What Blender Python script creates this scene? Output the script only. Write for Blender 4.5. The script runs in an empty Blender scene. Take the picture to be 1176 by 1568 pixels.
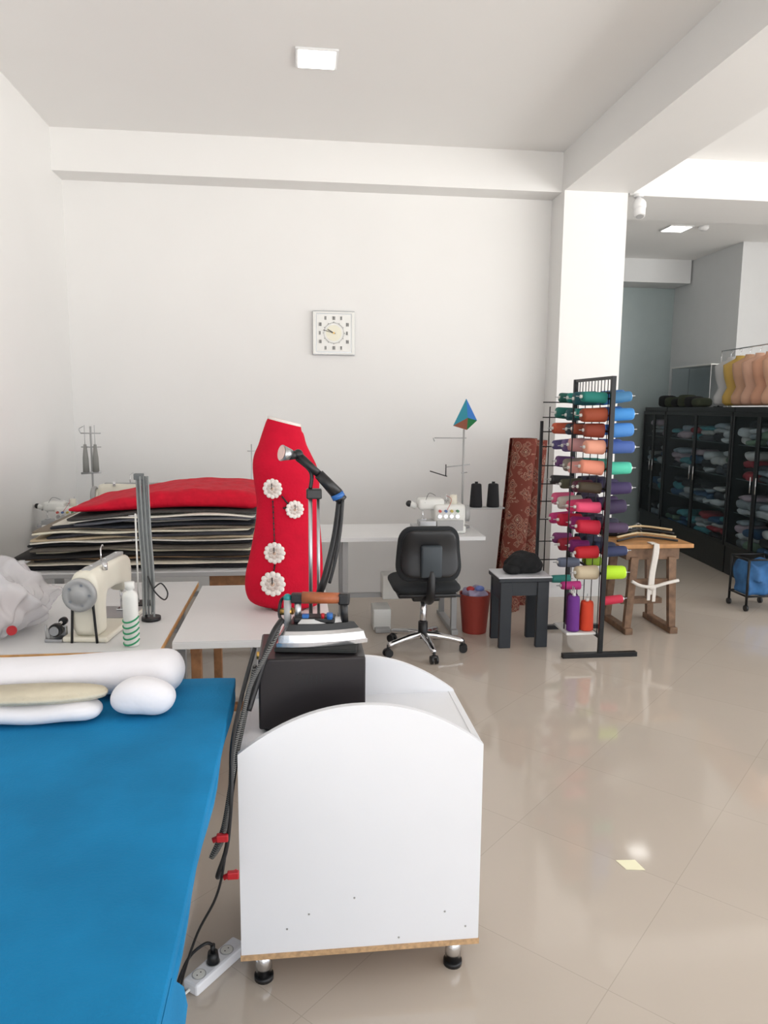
import bpy, bmesh, math, random
from mathutils import Matrix, Vector, Euler
random.seed(7)
pi=math.pi
sc=bpy.context.scene
try:
    sc.view_settings.view_transform='Standard'; sc.view_settings.look='None'
except Exception: pass

# ---------------------------------------------------------------- materials
def lin(c):
    c=c/255.0
    return c/12.92 if c<=0.04045 else ((c+0.055)/1.055)**2.4
_m={}
def mat(name,rgb,rough=.5,metal=0,spec=.5,var=0.0,scale=8,bump=0.0,bscale=60,emit=0,sheen=0,coat=0):
    if name in _m: return _m[name]
    m=bpy.data.materials.new(name); m.use_nodes=True
    nt=m.node_tree; b=nt.nodes["Principled BSDF"]
    col=(lin(rgb[0]),lin(rgb[1]),lin(rgb[2]),1)
    b.inputs["Base Color"].default_value=col
    b.inputs["Roughness"].default_value=rough
    b.inputs["Metallic"].default_value=metal
    b.inputs["Specular IOR Level"].default_value=spec
    if coat: b.inputs["Coat Weight"].default_value=coat
    tc=nt.nodes.new("ShaderNodeTexCoord")
    if var>0:
        n=nt.nodes.new("ShaderNodeTexNoise"); n.inputs["Scale"].default_value=scale; n.inputs["Detail"].default_value=4
        nt.links.new(tc.outputs["Object"],n.inputs["Vector"])
        r=nt.nodes.new("ShaderNodeValToRGB")
        r.color_ramp.elements[0].position=.3; r.color_ramp.elements[1].position=.7
        r.color_ramp.elements[0].color=tuple(x*(1-var) for x in col[:3])+(1,)
        r.color_ramp.elements[1].color=tuple(min(1,x*(1+var)) for x in col[:3])+(1,)
        nt.links.new(n.outputs["Fac"],r.inputs["Fac"]); nt.links.new(r.outputs["Color"],b.inputs["Base Color"])
    if bump>0:
        n2=nt.nodes.new("ShaderNodeTexNoise"); n2.inputs["Scale"].default_value=bscale
        nt.links.new(tc.outputs["Object"],n2.inputs["Vector"])
        bp=nt.nodes.new("ShaderNodeBump"); bp.inputs["Strength"].default_value=bump; bp.inputs["Distance"].default_value=.01
        nt.links.new(n2.outputs["Fac"],bp.inputs["Height"]); nt.links.new(bp.outputs["Normal"],b.inputs["Normal"])
    if emit:
        b.inputs["Emission Color"].default_value=col; b.inputs["Emission Strength"].default_value=emit
    _m[name]=m
    return m

def floor_mat():
    m=bpy.data.materials.new("floor_tiles"); m.use_nodes=True; nt=m.node_tree; b=nt.nodes["Principled BSDF"]
    tc=nt.nodes.new("ShaderNodeTexCoord"); mp=nt.nodes.new("ShaderNodeMapping")
    mp.inputs["Rotation"].default_value=(0,0,math.radians(45)); mp.inputs["Location"].default_value=(.12,.2,0)
    nt.links.new(tc.outputs["Object"],mp.inputs["Vector"])
    br=nt.nodes.new("ShaderNodeTexBrick"); br.offset=0; br.inputs["Scale"].default_value=1
    br.inputs["Brick Width"].default_value=.6; br.inputs["Row Height"].default_value=.6
    br.inputs["Mortar Size"].default_value=.0015; br.inputs["Mortar Smooth"].default_value=.3
    c1=(lin(199),lin(187),lin(174),1); c2=(lin(202),lin(190),lin(177),1)
    br.inputs["Color1"].default_value=c1; br.inputs["Color2"].default_value=c2
    br.inputs["Mortar"].default_value=(lin(184),lin(172),lin(159),1)
    nt.links.new(mp.outputs[0],br.inputs["Vector"])
    n=nt.nodes.new("ShaderNodeTexNoise"); n.inputs["Scale"].default_value=2.5; n.inputs["Detail"].default_value=6
    nt.links.new(tc.outputs["Object"],n.inputs["Vector"])
    mx=nt.nodes.new("ShaderNodeMixRGB"); mx.blend_type='MULTIPLY'; mx.inputs[0].default_value=.08
    nt.links.new(br.outputs["Color"],mx.inputs[1]); nt.links.new(n.outputs["Fac"],mx.inputs[2])
    nt.links.new(mx.outputs[0],b.inputs["Base Color"])
    b.inputs["Roughness"].default_value=.07; b.inputs["Specular IOR Level"].default_value=.65
    return m

def stripe_mat(name,c1,c2,scale,axis='X',rough=.6,bumpy=0):
    m=bpy.data.materials.new(name); m.use_nodes=True; nt=m.node_tree; b=nt.nodes["Principled BSDF"]
    tc=nt.nodes.new("ShaderNodeTexCoord"); w=nt.nodes.new("ShaderNodeTexWave"); w.bands_direction=axis
    w.inputs["Scale"].default_value=scale; w.inputs["Distortion"].default_value=bumpy
    nt.links.new(tc.outputs["Object"],w.inputs["Vector"])
    r=nt.nodes.new("ShaderNodeValToRGB"); r.color_ramp.elements[0].position=.45; r.color_ramp.elements[1].position=.55
    r.color_ramp.elements[0].color=tuple(lin(x) for x in c1)+(1,); r.color_ramp.elements[1].color=tuple(lin(x) for x in c2)+(1,)
    nt.links.new(w.outputs["Fac"],r.inputs["Fac"]); nt.links.new(r.outputs[0],b.inputs["Base Color"]); b.inputs["Roughness"].default_value=rough
    return m

def carpet_mat():
    m=bpy.data.materials.new("oriental_carpet"); m.use_nodes=True; nt=m.node_tree; b=nt.nodes["Principled BSDF"]
    tc=nt.nodes.new("ShaderNodeTexCoord")
    v=nt.nodes.new("ShaderNodeTexVoronoi"); v.inputs["Scale"].default_value=14; v.distance='MANHATTAN'
    nt.links.new(tc.outputs["Object"],v.inputs["Vector"])
    v2=nt.nodes.new("ShaderNodeTexNoise"); v2.inputs["Scale"].default_value=45
    nt.links.new(tc.outputs["Object"],v2.inputs["Vector"])
    ad=nt.nodes.new("ShaderNodeMath"); ad.operation='MULTIPLY_ADD'; ad.inputs[1].default_value=.5
    nt.links.new(v2.outputs["Fac"],ad.inputs[0]); nt.links.new(v.outputs["Distance"],ad.inputs[2])
    r=nt.nodes.new("ShaderNodeValToRGB"); e=r.color_ramp.elements; r.color_ramp.interpolation='CONSTANT'
    e[0].position=0; e[0].color=(lin(225),lin(195),lin(170),1)
    e[1].position=1; e[1].color=(lin(160),lin(85),lin(72),1)
    for p,c in ((.42,(120,65,58)),(.50,(215,168,145)),(.58,(165,88,74)),(.70,(110,84,84)),(.76,(210,158,135)),(.84,(165,86,72)),(.94,(222,182,158))):
        k=e.new(p); k.color=tuple(lin(x) for x in c)+(1,)
    nt.links.new(ad.outputs[0],r.inputs["Fac"]); nt.links.new(r.outputs[0],b.inputs["Base Color"]); b.inputs["Roughness"].default_value=.95
    return m

def glass_mat(name,a=.12,tint=(230,235,235)):
    m=bpy.data.materials.new(name); m.use_nodes=True; nt=m.node_tree; nt.nodes.clear()
    o=nt.nodes.new("ShaderNodeOutputMaterial"); mx=nt.nodes.new("ShaderNodeMixShader"); t=nt.nodes.new("ShaderNodeBsdfTransparent"); g=nt.nodes.new("ShaderNodeBsdfGlossy")
    t.inputs[0].default_value=tuple(lin(x) for x in tint)+(1,); g.inputs["Roughness"].default_value=.05
    mx.inputs[0].default_value=a; nt.links.new(t.outputs[0],mx.inputs[1]); nt.links.new(g.outputs[0],mx.inputs[2]); nt.links.new(mx.outputs[0],o.inputs[0])
    return m
def bag_mat(name):
    m=bpy.data.materials.new(name); m.use_nodes=True; b=m.node_tree.nodes["Principled BSDF"]
    b.inputs["Base Color"].default_value=(lin(235),lin(232),lin(235),1); b.inputs["Roughness"].default_value=.2; b.inputs["Alpha"].default_value=.55
    return m

# ---------------------------------------------------------------- mesh builder
class B:
    def __init__(s,name,parent=None): s.name=name; s.bm=bmesh.new(); s.mats=[]; s.parent=parent
    def _idx(s,m):
        if m not in s.mats: s.mats.append(m)
        return s.mats.index(m)
    def add(s,t,m,smooth=False,M=None):
        if M is not None: bmesh.ops.transform(t,matrix=M,verts=t.verts)
        i=s._idx(m)
        for f in t.faces: f.material_index=i; f.smooth=smooth
        bmesh.ops.recalc_face_normals(t,faces=t.faces)
        me=bpy.data.meshes.new("tmp"); t.to_mesh(me); t.free(); s.bm.from_mesh(me); bpy.data.meshes.remove(me)
    def box(s,lo,hi,m,bev=0,seg=2,M=None,smooth=None):
        t=bmesh.new(); bmesh.ops.create_cube(t,size=1)
        sx,sy,sz=[hi[i]-lo[i] for i in range(3)]
        bmesh.ops.scale(t,vec=(sx,sy,sz),verts=t.verts)
        bmesh.ops.translate(t,vec=[(hi[i]+lo[i])/2 for i in range(3)],verts=t.verts)
        if bev: bmesh.ops.bevel(t,geom=t.edges[:],offset=min(bev,.49*min(sx,sy,sz)),segments=seg,profile=.5,affect='EDGES')
        s.add(t,m,(bev>0.008) if smooth is None else smooth,M)
    def cyl(s,a,b,r,m,r2=None,n=20,smooth=True,M=None):
        a=Vector(a);b=Vector(b);d=b-a; r2=r if r2 is None else r2
        t=bmesh.new(); bmesh.ops.create_cone(t,cap_ends=True,segments=n,radius1=max(r,1e-4),radius2=max(r2,1e-4),depth=d.length)
        q=d.to_track_quat('Z','Y').to_matrix().to_4x4()
        bmesh.ops.transform(t,matrix=Matrix.Translation((a+b)/2)@q,verts=t.verts)
        i=s._idx(m)
        if M is not None: bmesh.ops.transform(t,matrix=M,verts=t.verts)
        for f in t.faces: f.material_index=i; f.smooth=smooth and len(f.verts)==4
        me=bpy.data.meshes.new("tmp"); t.to_mesh(me); t.free(); s.bm.from_mesh(me); bpy.data.meshes.remove(me)
    def sph(s,c,r,m,M=None,seg=20):
        t=bmesh.new(); bmesh.ops.create_uvsphere(t,u_segments=seg,v_segments=max(8,seg//2),radius=1)
        rr=r if hasattr(r,'__len__') else (r,r,r)
        bmesh.ops.scale(t,vec=rr,verts=t.verts); bmesh.ops.translate(t,vec=c,verts=t.verts)
        s.add(t,m,True,M)
    def tube(s,pts,r,m,n=10,sub=6,M=None):
        P=[Vector(p) for p in pts]
        if sub>1 and len(P)>2:
            Q=[]
            N=len(P)
            for i in range(N-1):
                p0=P[max(i-1,0)];p1=P[i];p2=P[i+1];p3=P[min(i+2,N-1)]
                for j in range(sub):
                    u=j/sub
                    Q.append(.5*((2*p1)+(p2-p0)*u+(2*p0-5*p1+4*p2-p3)*u*u+(3*p1-p0-3*p2+p3)*u**3))
            Q.append(P[-1]); P=Q
        t=bmesh.new(); rings=[]; last=None
        for i,p in enumerate(P):
            d=(P[min(i+1,len(P)-1)]-P[max(i-1,0)]).normalized()
            if last is None: a=d.cross(Vector((.3,.5,.8))).normalized()
            else: a=(last-d*last.dot(d)).normalized()
            last=a; b=d.cross(a)
            rad=r[i*(len(r)-1)//max(1,len(P)-1)] if hasattr(r,'__len__') else r
            rings.append([t.verts.new(p+(a*math.cos(2*pi*k/n)+b*math.sin(2*pi*k/n))*rad) for k in range(n)])
        for i in range(len(rings)-1):
            for k in range(n): t.faces.new((rings[i][k],rings[i][(k+1)%n],rings[i+1][(k+1)%n],rings[i+1][k]))
        t.faces.new(rings[0][::-1]); t.faces.new(rings[-1])
        s.add(t,m,True,M)
    def loft(s,rings,m,smooth=True,cap=True,M=None):
        t=bmesh.new(); R=[[t.verts.new(p) for p in r] for r in rings]; n=len(R[0])
        for i in range(len(R)-1):
            for k in range(n): t.faces.new((R[i][k],R[i][(k+1)%n],R[i+1][(k+1)%n],R[i+1][k]))
        if cap: t.faces.new(R[0][::-1]); t.faces.new(R[-1])
        s.add(t,m,smooth,M)
    def lathe(s,prof,c,m,n=28,M=None):
        s.loft([[Vector(c)+Vector((r*math.cos(2*pi*k/n),r*math.sin(2*pi*k/n),z)) for k in range(n)] for r,z in prof],m,True,True,M)
    def prism(s,poly,h,m,M=None,bev=0,smooth=False):
        t=bmesh.new(); a=[t.verts.new((p[0],p[1],0)) for p in poly]; f=t.faces.new(a)
        r=bmesh.ops.extrude_face_region(t,geom=[f]); bmesh.ops.translate(t,vec=(0,0,h),verts=[v for v in r['geom'] if isinstance(v,bmesh.types.BMVert)])
        if bev: bmesh.ops.bevel(t,geom=t.edges[:],offset=bev,segments=2,affect='EDGES')
        s.add(t,m,smooth,M)
    def soft(s,lo,hi,m,bev,fn=None,cuts=14,M=None):
        t=bmesh.new(); bmesh.ops.create_cube(t,size=1)
        bmesh.ops.subdivide_edges(t,edges=t.edges[:],cuts=cuts,use_grid_fill=True)
        S=Vector([hi[i]-lo[i] for i in range(3)]); C=Vector([(hi[i]+lo[i])/2 for i in range(3)])
        for v in t.verts:
            p=Vector((v.co.x*S.x,v.co.y*S.y,v.co.z*S.z))
            h=S/2; q=Vector([max(-(h[i]-bev[i]),min(h[i]-bev[i],p[i])) for i in range(3)]); d=p-q
            e=Vector([d[i]/bev[i] if bev[i]>0 else 0 for i in range(3)])
            L=e.length
            mx=max(abs(e.x),abs(e.y),abs(e.z))
            if L>1e-6: e=e*(mx/L)
            p=q+Vector([e[i]*bev[i] for i in range(3)])
            p+=C
            if fn: p=fn(p)
            v.co=p
        s.add(t,m,True,M)
    def done(s,M=None):
        if M is not None: bmesh.ops.transform(s.bm,matrix=M,verts=s.bm.verts)
        me=bpy.data.meshes.new(s.name)
        vs=s.bm.verts
        xs=[v.co.x for v in vs];ys=[v.co.y for v in vs];zs=[v.co.z for v in vs]
        o=Vector(((min(xs)+max(xs))/2,(min(ys)+max(ys))/2,min(zs)))
        bmesh.ops.translate(s.bm,vec=-o,verts=s.bm.verts)
        s.bm.to_mesh(me); s.bm.free()
        for m in s.mats: me.materials.append(m)
        ob=bpy.data.objects.new(s.name,me); bpy.context.collection.objects.link(ob); ob.location=o
        if s.parent: ob.parent=s.parent; ob.location=o-s.parent.location
        return ob
def empty(name,loc):
    e=bpy.data.objects.new(name,None); bpy.context.collection.objects.link(e); e.location=loc; e.empty_display_size=.1; return e
def T(x,y,z): return Matrix.Translation((x,y,z))
def RZ(a): return Matrix.Rotation(math.radians(a),4,'Z')
def RX(a): return Matrix.Rotation(math.radians(a),4,'X')
def RY(a): return Matrix.Rotation(math.radians(a),4,'Y')

# ---------------------------------------------------------------- palette
WALL=mat("wall_paint",(232,231,229),.62,var=.012,scale=1.5,bump=.03,bscale=120,spec=.4)
CEIL=mat("ceiling_paint",(240,239,237),.8,spec=.2,var=.01,scale=1)
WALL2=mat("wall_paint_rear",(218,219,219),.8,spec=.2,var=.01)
WHITE=mat("white_laminate",(238,239,243),.35,var=.01,scale=3)
WHT2=mat("white_table_laminate",(226,226,226),.4,var=.02,scale=4)
CHIP=mat("chipboard_edge",(196,160,120),.7,var=.2,scale=90)
PINE=mat("wood_edge",(210,158,98),.5,var=.15,scale=30)
WOODB=mat("brown_wood",(150,105,68),.5,var=.25,scale=25)
CHROME=mat("chrome",(220,220,222),.15,1)
STEEL=mat("brushed_steel",(185,186,188),.35,1)
GREYM=mat("grey_painted_metal",(172,172,172),.5,.2)
BLACK=mat("black_plastic",(24,24,26),.4)
BLKM=mat("black_painted_metal",(22,23,25),.35,.3)
BLKF=mat("black_fabric",(20,21,23),.9,bump=.3,bscale=100)
CREAM=mat("cream_enamel",(230,225,209),.3,var=.02)
CREAMW=mat("white_enamel",(232,232,227),.3)
BLUE=mat("blue_ironing_cloth",(24,124,176),.85,var=.10,scale=6,bump=.15,bscale=150,spec=.2)
BLUEP=mat("blue_plastic",(40,100,170),.4)
COTTON=mat("white_cotton",(236,234,238),.95,var=.02,bump=.25,bscale=25,spec=.1)
LINEN=mat("beige_linen",(210,201,180),.95,var=.05,scale=20,bump=.2,bscale=120,spec=.1)
RED=mat("red_fabric",(198,12,46),.8,var=.08,scale=14,bump=.2,bscale=90,spec=.2)
REDP=mat("red_plastic",(190,30,40),.4)
BINR=mat("bin_red",(160,62,52),.5)
LACE=mat("white_lace",(236,228,222),.9,bump=.4,bscale=200)
GOLD=mat("gold_metal",(200,160,90),.3,1)
HANDLE=mat("iron_handle_wood",(158,88,52),.4,var=.2,scale=40)
GREEN=mat("green_label",(40,150,100),.5)
LIGHTPATCH=mat("painted_light_patch",(252,248,215),.8)  # pale colour of the daylight patch painted on the floor
BAG=bag_mat("thin_plastic")
GLASS=glass_mat("cabinet_glass",.05,(225,230,232))
TEAL=mat("teal_valve",(40,140,140),.4)

# ---------------------------------------------------------------- room
def room(name,parts,m):
    b=B(name)
    for lo,hi in parts: b.box(lo,hi,m)
    return b.done()
XL=-1.81; YB=6.3; ZC=3.64; YF=-5.0
room("floor",[((XL-.2,YF-.4,-.1),(6.7,9.9,0))],floor_mat())
room("ceiling",[((XL-.2,YF-.4,ZC),(6.7,6.8,ZC+.15)),((2.4,6.8,3.45),(6.7,9.9,3.60))],CEIL)
room("wall_left",[((XL-.2,YF-.4,0),(XL,YB+.2,ZC))],WALL)
room("wall_back",[((XL-.2,YB,0),(2.13,YB+.2,ZC))],WALL)
room("wall_right",[((6.5,5.0,0),(6.7,7.97,ZC)),((6.5,YF-.2,0),(6.7,YF+.4,ZC)),((6.5,YF+.4,3.3),(6.7,5.0,ZC))],WALL)
room("column_wall",[((2.13,6.0,0),(2.66,6.8,ZC))],WALL)
room("wall_passage_left",[((2.46,6.8,0),(2.62,9.45,3.45))],WALL2)
room("wall_passage_right",[((4.89,7.97,0),(6.7,9.9,3.45))],WALL2)
room("wall_passage_end",[((2.46,9.45,0),(4.89,9.65,3.45))],mat("grey_green_glass_wall",(160,172,172),.25,var=.02))
room("trim_beam_back",[((XL,6.06,3.335),(2.13,YB,ZC))],WALL)
room("trim_beam_side",[((2.13,YF,3.335),(2.70,6.0,ZC))],WALL)
room("trim_beam_cross",[((2.70,6.06,3.335),(6.5,6.8,ZC))],WALL)
room("trim_beam_passage",[((2.62,9.02,3.17),(4.87,9.44,3.45))],WALL2)
room("wall_front",[((XL,YF-.2,3.3),(6.5,YF,ZC)),((XL,YF-.2,0),(XL+.15,YF,3.3)),((6.35,YF-.2,0),(6.5,YF,3.3)),((2.2,YF-.2,0),(2.6,YF,3.3))],WALL)
fr=mat("window_frame_white",(225,225,225),.4)
def window(name,a0,a1,fixed,axis):
    b=B(name); n=3
    def bx(u0,u1,z0,z1):
        if axis=='x': b.box((u0,fixed-.04,z0),(u1,fixed+.04,z1),fr,.004)
        else: b.box((fixed-.04,u0,z0),(fixed+.04,u1,z1),fr,.004)
    for i in range(n+1):
        x=a0+(a1-a0)*i/n; xx=min(max(x,a0+.03),a1-.03); bx(xx-.03,xx+.03,0,3.3)
    for z in (.03,2.4,3.27): bx(a0,a1,z-.03,z+.03)
    b.done()
window("window_1",XL+.15,2.2,YF-.1,'x'); window("window_2",2.6,6.35,YF-.1,'x'); window("added_side_window",YF+.4,5.0,6.6,'y')  # the right-wall window is unseen, added to brighten the room evenly

# ceiling downlights
def downlight(x,y,z,w):
    b=B("ceiling_light")
    fr_=mat("light_bezel",(225,225,225),.4); em=mat("light_diffuser",(255,253,248),.5,emit=6)
    b.box((x-w/2,y-w/2,z-.012),(x+w/2,y+w/2,z),fr_,.003); b.box((x-w*.43,y-w*.43,z-.016),(x+w*.43,y+w*.43,z-.011),em)
    b.done()
downlight(.125,4.70,ZC,.25)
downlight(3.86,7.5,3.45,.25)

b=B("security_camera")
w=mat("camera_white",(235,235,235),.4)
b.cyl((2.76,6.02,3.335),(2.76,6.02,3.31),.04,w); b.cyl((2.76,6.02,3.31),(2.76,6.02,3.26),.018,w)
b.sph((2.76,6.0,3.24),(.055,.055,.06),w); b.cyl((2.76,6.0,3.24),(2.755,5.97,3.15),.048,w,.042); b.cyl((2.755,5.969,3.151),(2.755,5.967,3.147),.03,GREYM)
b.done()
b=B("smoke_detector"); b.lathe([(.05,3.45),(.05,3.43),(.03,3.41),(.001,3.41)],(4.1,7.4,0),w); b.done()

# wall clock
b=B("wall_clock")
cm=mat("clock_silver",(185,186,188),.3,.6); cf=mat("clock_face",(236,236,232),.6)
b.box((-.175,-.03,-.18),(.175,0,.18),cm,.006)
for s_ in (-1,1):
    b.box((s_*.16-.012,-.036,-.17),(s_*.16+.012,-.028,.17),CREAMW,.002)
    b.box((-.15,-.036,s_*.165-.006),(.15,-.028,s_*.165+.006),CREAMW,.002)
b.box((-.14,-.034,-.15),(.14,-.028,.15),cf)
yl=mat("clock_center",(236,233,214),.6)
b.cyl((0,-.036,0),(0,-.034,0),.065,yl,n=32)
for i in range(60):
    a=2*pi*i/60; L=.012 if i%5==0 else .005
    b.box((-.0015,-.037,.08),(.0015,-.035,.08+L),BLACK,M=RY(math.degrees(a)))
for i in range(12):
    a=2*pi*i/12; k=1/max(abs(math.sin(a)),abs(math.cos(a))); x=.112*math.sin(a)*min(k,1.25); z=.12*math.cos(a)*min(k,1.25)
    for j in (-1,0,1)[:(2 if i%2 else 3)]:
        b.box((x+j*.008-.002,-.037,z-.014),(x+j*.008+.002,-.035,z+.014),BLACK)
b.box((-.003,-.04,-.01),(.003,-.037,.06),BLACK,M=RY(-60)); b.box((-.002,-.042,-.015),(.002,-.04,.09),BLACK,M=RY(-75))
b.cyl((0,-.043,0),(0,-.036,0),.007,GOLD)
b.done(T(.30,YB-.001,2.21))

b=B("wall_outlet"); b.box((XL,4.45,.75),(XL+.012,4.55,.85),CREAMW,.004); b.cyl((XL+.012,4.5,.8),(XL+.02,4.5,.8),.03,CREAMW); b.cyl((XL+.0195,4.5,.8),(XL+.021,4.5,.8),.02,GREYM); b.done()

# ---------------------------------------------------------------- blue ironing table
b=B("ironing_table")
TZ=.78; tx0,tx1,ty0,ty1=-1.70,-.193,.35,2.22
b.box((tx0+.01,ty0+.01,TZ-.04),(tx1-.008,ty1-.008,TZ-.006),WOODB)
def bl(p):
    q=p.copy()
    if p.z>TZ-.02: q.z+=.0025*math.sin(p.x*9)*math.sin(p.y*7)
    if p.x>tx1-.03 and p.z<TZ-.03: q.x+=.004*math.sin(p.y*13)
    return q
b.soft((tx0,ty0,TZ-.055),(tx1,ty1,TZ),BLUE,(.012,.012,.01),bl,cuts=24)
for x in (tx0+.06,tx1-.3):
    for y in (ty0+.08,ty1-.1): b.box((x-.025,y-.025,0),(x+.025,y+.025,TZ-.04),GREYM,.003)
b.box((tx0+.06,ty0+.07,.12),(tx0+.09,ty1-.1,.16),GREYM); b.box((tx1-.32,ty0+.07,.12),(tx1-.29,ty1-.1,.16),GREYM)
b.prism([(.5,.76),(1.02,.76),(1.12,.66),(1.15,.60),(1.05,.56),(.85,.52),(.5,.50)],.005,BLUE,M=Matrix(((0,0,1,tx1-.004),(1,0,0,0),(0,1,0,0),(0,0,0,1))),bev=.001)
b.done()

def bolster(name,a,b_,r,m,bulge=.12):
    bb=B(name); a=Vector(a);b_=Vector(b_); n=44
    d=(b_-a); L=d.length; d.normalize(); s_=d.cross(Vector((0,0,1))).normalized(); u=s_.cross(d)
    rings=[]
    for i in range(n+1):
        t=.5-.5*math.cos(pi*i/n); e=min(t,1-t)*L/(r*.9); k=(1-(1-min(e,1))**2)**.5 if e<1 else 1
        rr=max(.003,r*k*(1+bulge*math.sin(t*7+1)*.5))
        c=a+d*L*t
        rings.append([c+(s_*math.cos(2*pi*q/24)*rr*1.25+u*math.sin(2*pi*q/24)*rr*.95)*(1+.015*math.sin(q*1.7)*math.sin(i*.5)) for q in range(24)])
    bb.loft(rings,m); return bb.done()
bolster("pressing_bolster",(-1.15,2.07,.845),(-.330,2.11,.846),.060,COTTON)
bb=B("ironing_cushion")
bb.soft((-.50,1.90,.783),(-.332,2.0,.880),COTTON,(.07,.045,.047),lambda p:Vector((p.x,p.y,p.z+.004*math.sin(p.x*40))),cuts=16); bb.done()
bb=B("white_cushion")
bb.soft((-1.05,1.88,.783),(-.52,1.985,.836),COTTON,(.05,.045,.026),lambda p:Vector((p.x,p.y,p.z+.003*math.sin(p.x*30+p.y*20))),cuts=18); bb.done()
bb=B("sleeve_pressing_pad")
poly=[]
N=40
for i in range(N):
    a=2*pi*i/N; poly.append((-.70+.195*math.copysign(abs(math.cos(a))**.9,math.cos(a)),1.945+.058*math.sin(a)))
bb.prism(poly,.02,LINEN,M=T(0,0,.840),bev=.005,smooth=True); bb.done()

# ---------------------------------------------------------------- white cabinet with arched sides
cx0,cx1,cy0,cy1=-.165,.498,1.87,2.28
b=B("white_arched_cabinet")
def arch(y,th):
    pts=[(cx0,.11),(cx1,.11),(cx1,.692)]
    n=28
    for i in range(1,n):
        t=i/n; x=cx1+(cx0-cx1)*t
        pts.append((x,.692+.125*(1-(abs(2*t-1))**2.1)))
    pts.append((cx0,.692))
    b.prism(pts,th,WHITE,M=T(0,y+th,0)@RX(90))
arch(cy0,.018); arch(cy1-.018,.018)
b.box((cx0,cy0+.018,.11),(cx0+.018,cy1-.018,.69),WHITE); b.box((cx1-.018,cy0+.018,.11),(cx1,cy1-.018,.69),WHITE)
b.box((cx0+.018,cy0+.018,.67),(cx1-.018,cy1-.018,.688),WHITE)
b.box((cx0-.002,cy0-.004,.095),(cx1+.002,cy1+.002,.11),CHIP)
for x in (cx0+.058,cx1-.062):
    for y in (cy0+.045,cy1-.05):
        b.cyl((x,y,.012),(x,y,.095),.023,CHROME); b.cyl((x,y,0),(x,y,.014),.027,BLACK); b.cyl((x,y,.088),(x,y,.095),.03,CHROME)
for x,z in ((-.04,.18),(.40,.20),(.145,.26),(.02,.22),(.46,.15),(.27,.13)):
    b.cyl((x,cy0-.001,z),(x,cy0+.001,z),.003,STEEL,n=8)
b.done()

b=B("steam_iron_boiler")
BX=mat("boiler_black_metal",(42,38,40),.35,.3)
b.box((-.115,2.0,.70),(.185,2.245,.905),BX,.006)
for i in range(6): b.box((-.01+i*.014,1.9985,.83),(-.006+i*.014,2.001,.86),BLACK)
b.cyl((.15,1.994,.75),(.15,2.0,.75),.012,REDP); b.cyl((.11,1.994,.75),(.11,2.0,.75),.01,GREYM)
for x in (-.09,.16):
    for y in (2.03,2.22): b.cyl((x,y,.6885),(x,y,.702),.012,BLACK,n=12)
b.cyl((-.13,2.2,.85),(-.115,2.2,.85),.012,GOLD)
b.done()

# steam iron
b=B("steam_iron")
def ironpoly(sc_,n=16):
    L=.115*sc_; W=.055*sc_
    p=[]
    for i in range(n+1):
        t=i/n; p.append((-L+2*L*t,-W*(1-t**2.2)))
    for i in range(n-1,-1,-1):
        t=i/n; p.append((-L+2*L*t,W*(1-t**2.2)))
    return p
IC=mat("iron_body_chrome",(196,196,198),.2,1)
b.prism(ironpoly(1.12),.012,IC)
def ir(s1,s2,z0,z1,m,sm=False):
    a=[Vector((x,y,z0)) for x,y in ironpoly(s1)]; c=[Vector((x-.003,y,z1)) for x,y in ironpoly(s2)]
    b.loft([a,c],m,smooth=sm)
ir(1.08,1.04,.012,.034,IC); ir(1.04,.92,.034,.044,IC); ir(.90,.80,.044,.062,BLACK); ir(.62,.5,.062,.074,STEEL)
b.box((-.085,-.026,.060),(.035,.026,.078),BLACK,.006)
b.cyl((-.075,0,.06),(-.075,0,.122),.010,STEEL); b.cyl((.062,0,.055),(.058,0,.125),.011,BLACK)
b.box((-.094,-.014,.116),(-.060,.014,.144),BLACK,.004); b.box((.043,-.015,.112),(.076,.015,.146),BLACK,.006)
b.cyl((-.062,0,.131),(.046,0,.131),.0175,HANDLE,.016)
b.cyl((.02,-.020,.074),(.02,-.020,.092),.009,BLUEP); b.cyl((.0,-.02,.076),(.0,-.02,.090),.005,REDP); b.box((-.06,-.028,.076),(-.04,-.014,.088),BLUEP,.003)
b.cyl((-.105,0,.035),(-.105,.0,.125),.011,GREYM); b.cyl((-.125,.01,.085),(-.09,.0,.09),.010,GOLD); b.sph((-.105,0,.13),.012,TEAL)
b.tube([(-.1,0,.045),(-.13,.01,.07),(-.125,.02,.12),(-.092,.0,.13)],.005,BLACK)
b.box((-.135,-.065,-.014),(.10,.065,-.001),mat("iron_rest_silicone",(30,32,32),.7),.003)
b.done(T(.070,2.10,.921)@RZ(-8))

b=B("iron_hose_stand")
y=2.20; px=.035
b.cyl((px,y+.02,.905),(px,y+.02,.925),.018,STEEL); b.cyl((px,y+.02,.92),(px,y,1.36),.006,STEEL); b.cyl((px+.024,y+.025,.906),(px+.024,y+.01,1.33),.005,STEEL)
b.box((px-.012,y-.012,1.33),(px+.034,y+.02,1.36),BLACK,.004)
b.tube([(px,y,1.36),(px+.002,y,1.41),(-.005,y,1.45)],.006,BLACK)
b.cyl((-.005,y,1.465),(.07,y-.01,1.395),.013,BLACK,.011); b.cyl((.06,y-.01,1.405),(.115,y-.01,1.345),.015,BLACK,.019)
b.cyl((.113,y-.01,1.347),(.120,y-.01,1.333),.02,BLUEP)
b.cyl((.115,y-.012,1.342),(.130,y-.012,1.325),.017,BLACK)
b.tube([(.124,y-.01,1.335),(.118,y-.012,1.28),(.105,y-.015,1.20),(.085,y-.02,1.12),(.07,y-.02,1.07),(.055,y-.01,1.03)],.0115,BLACK)
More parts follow.
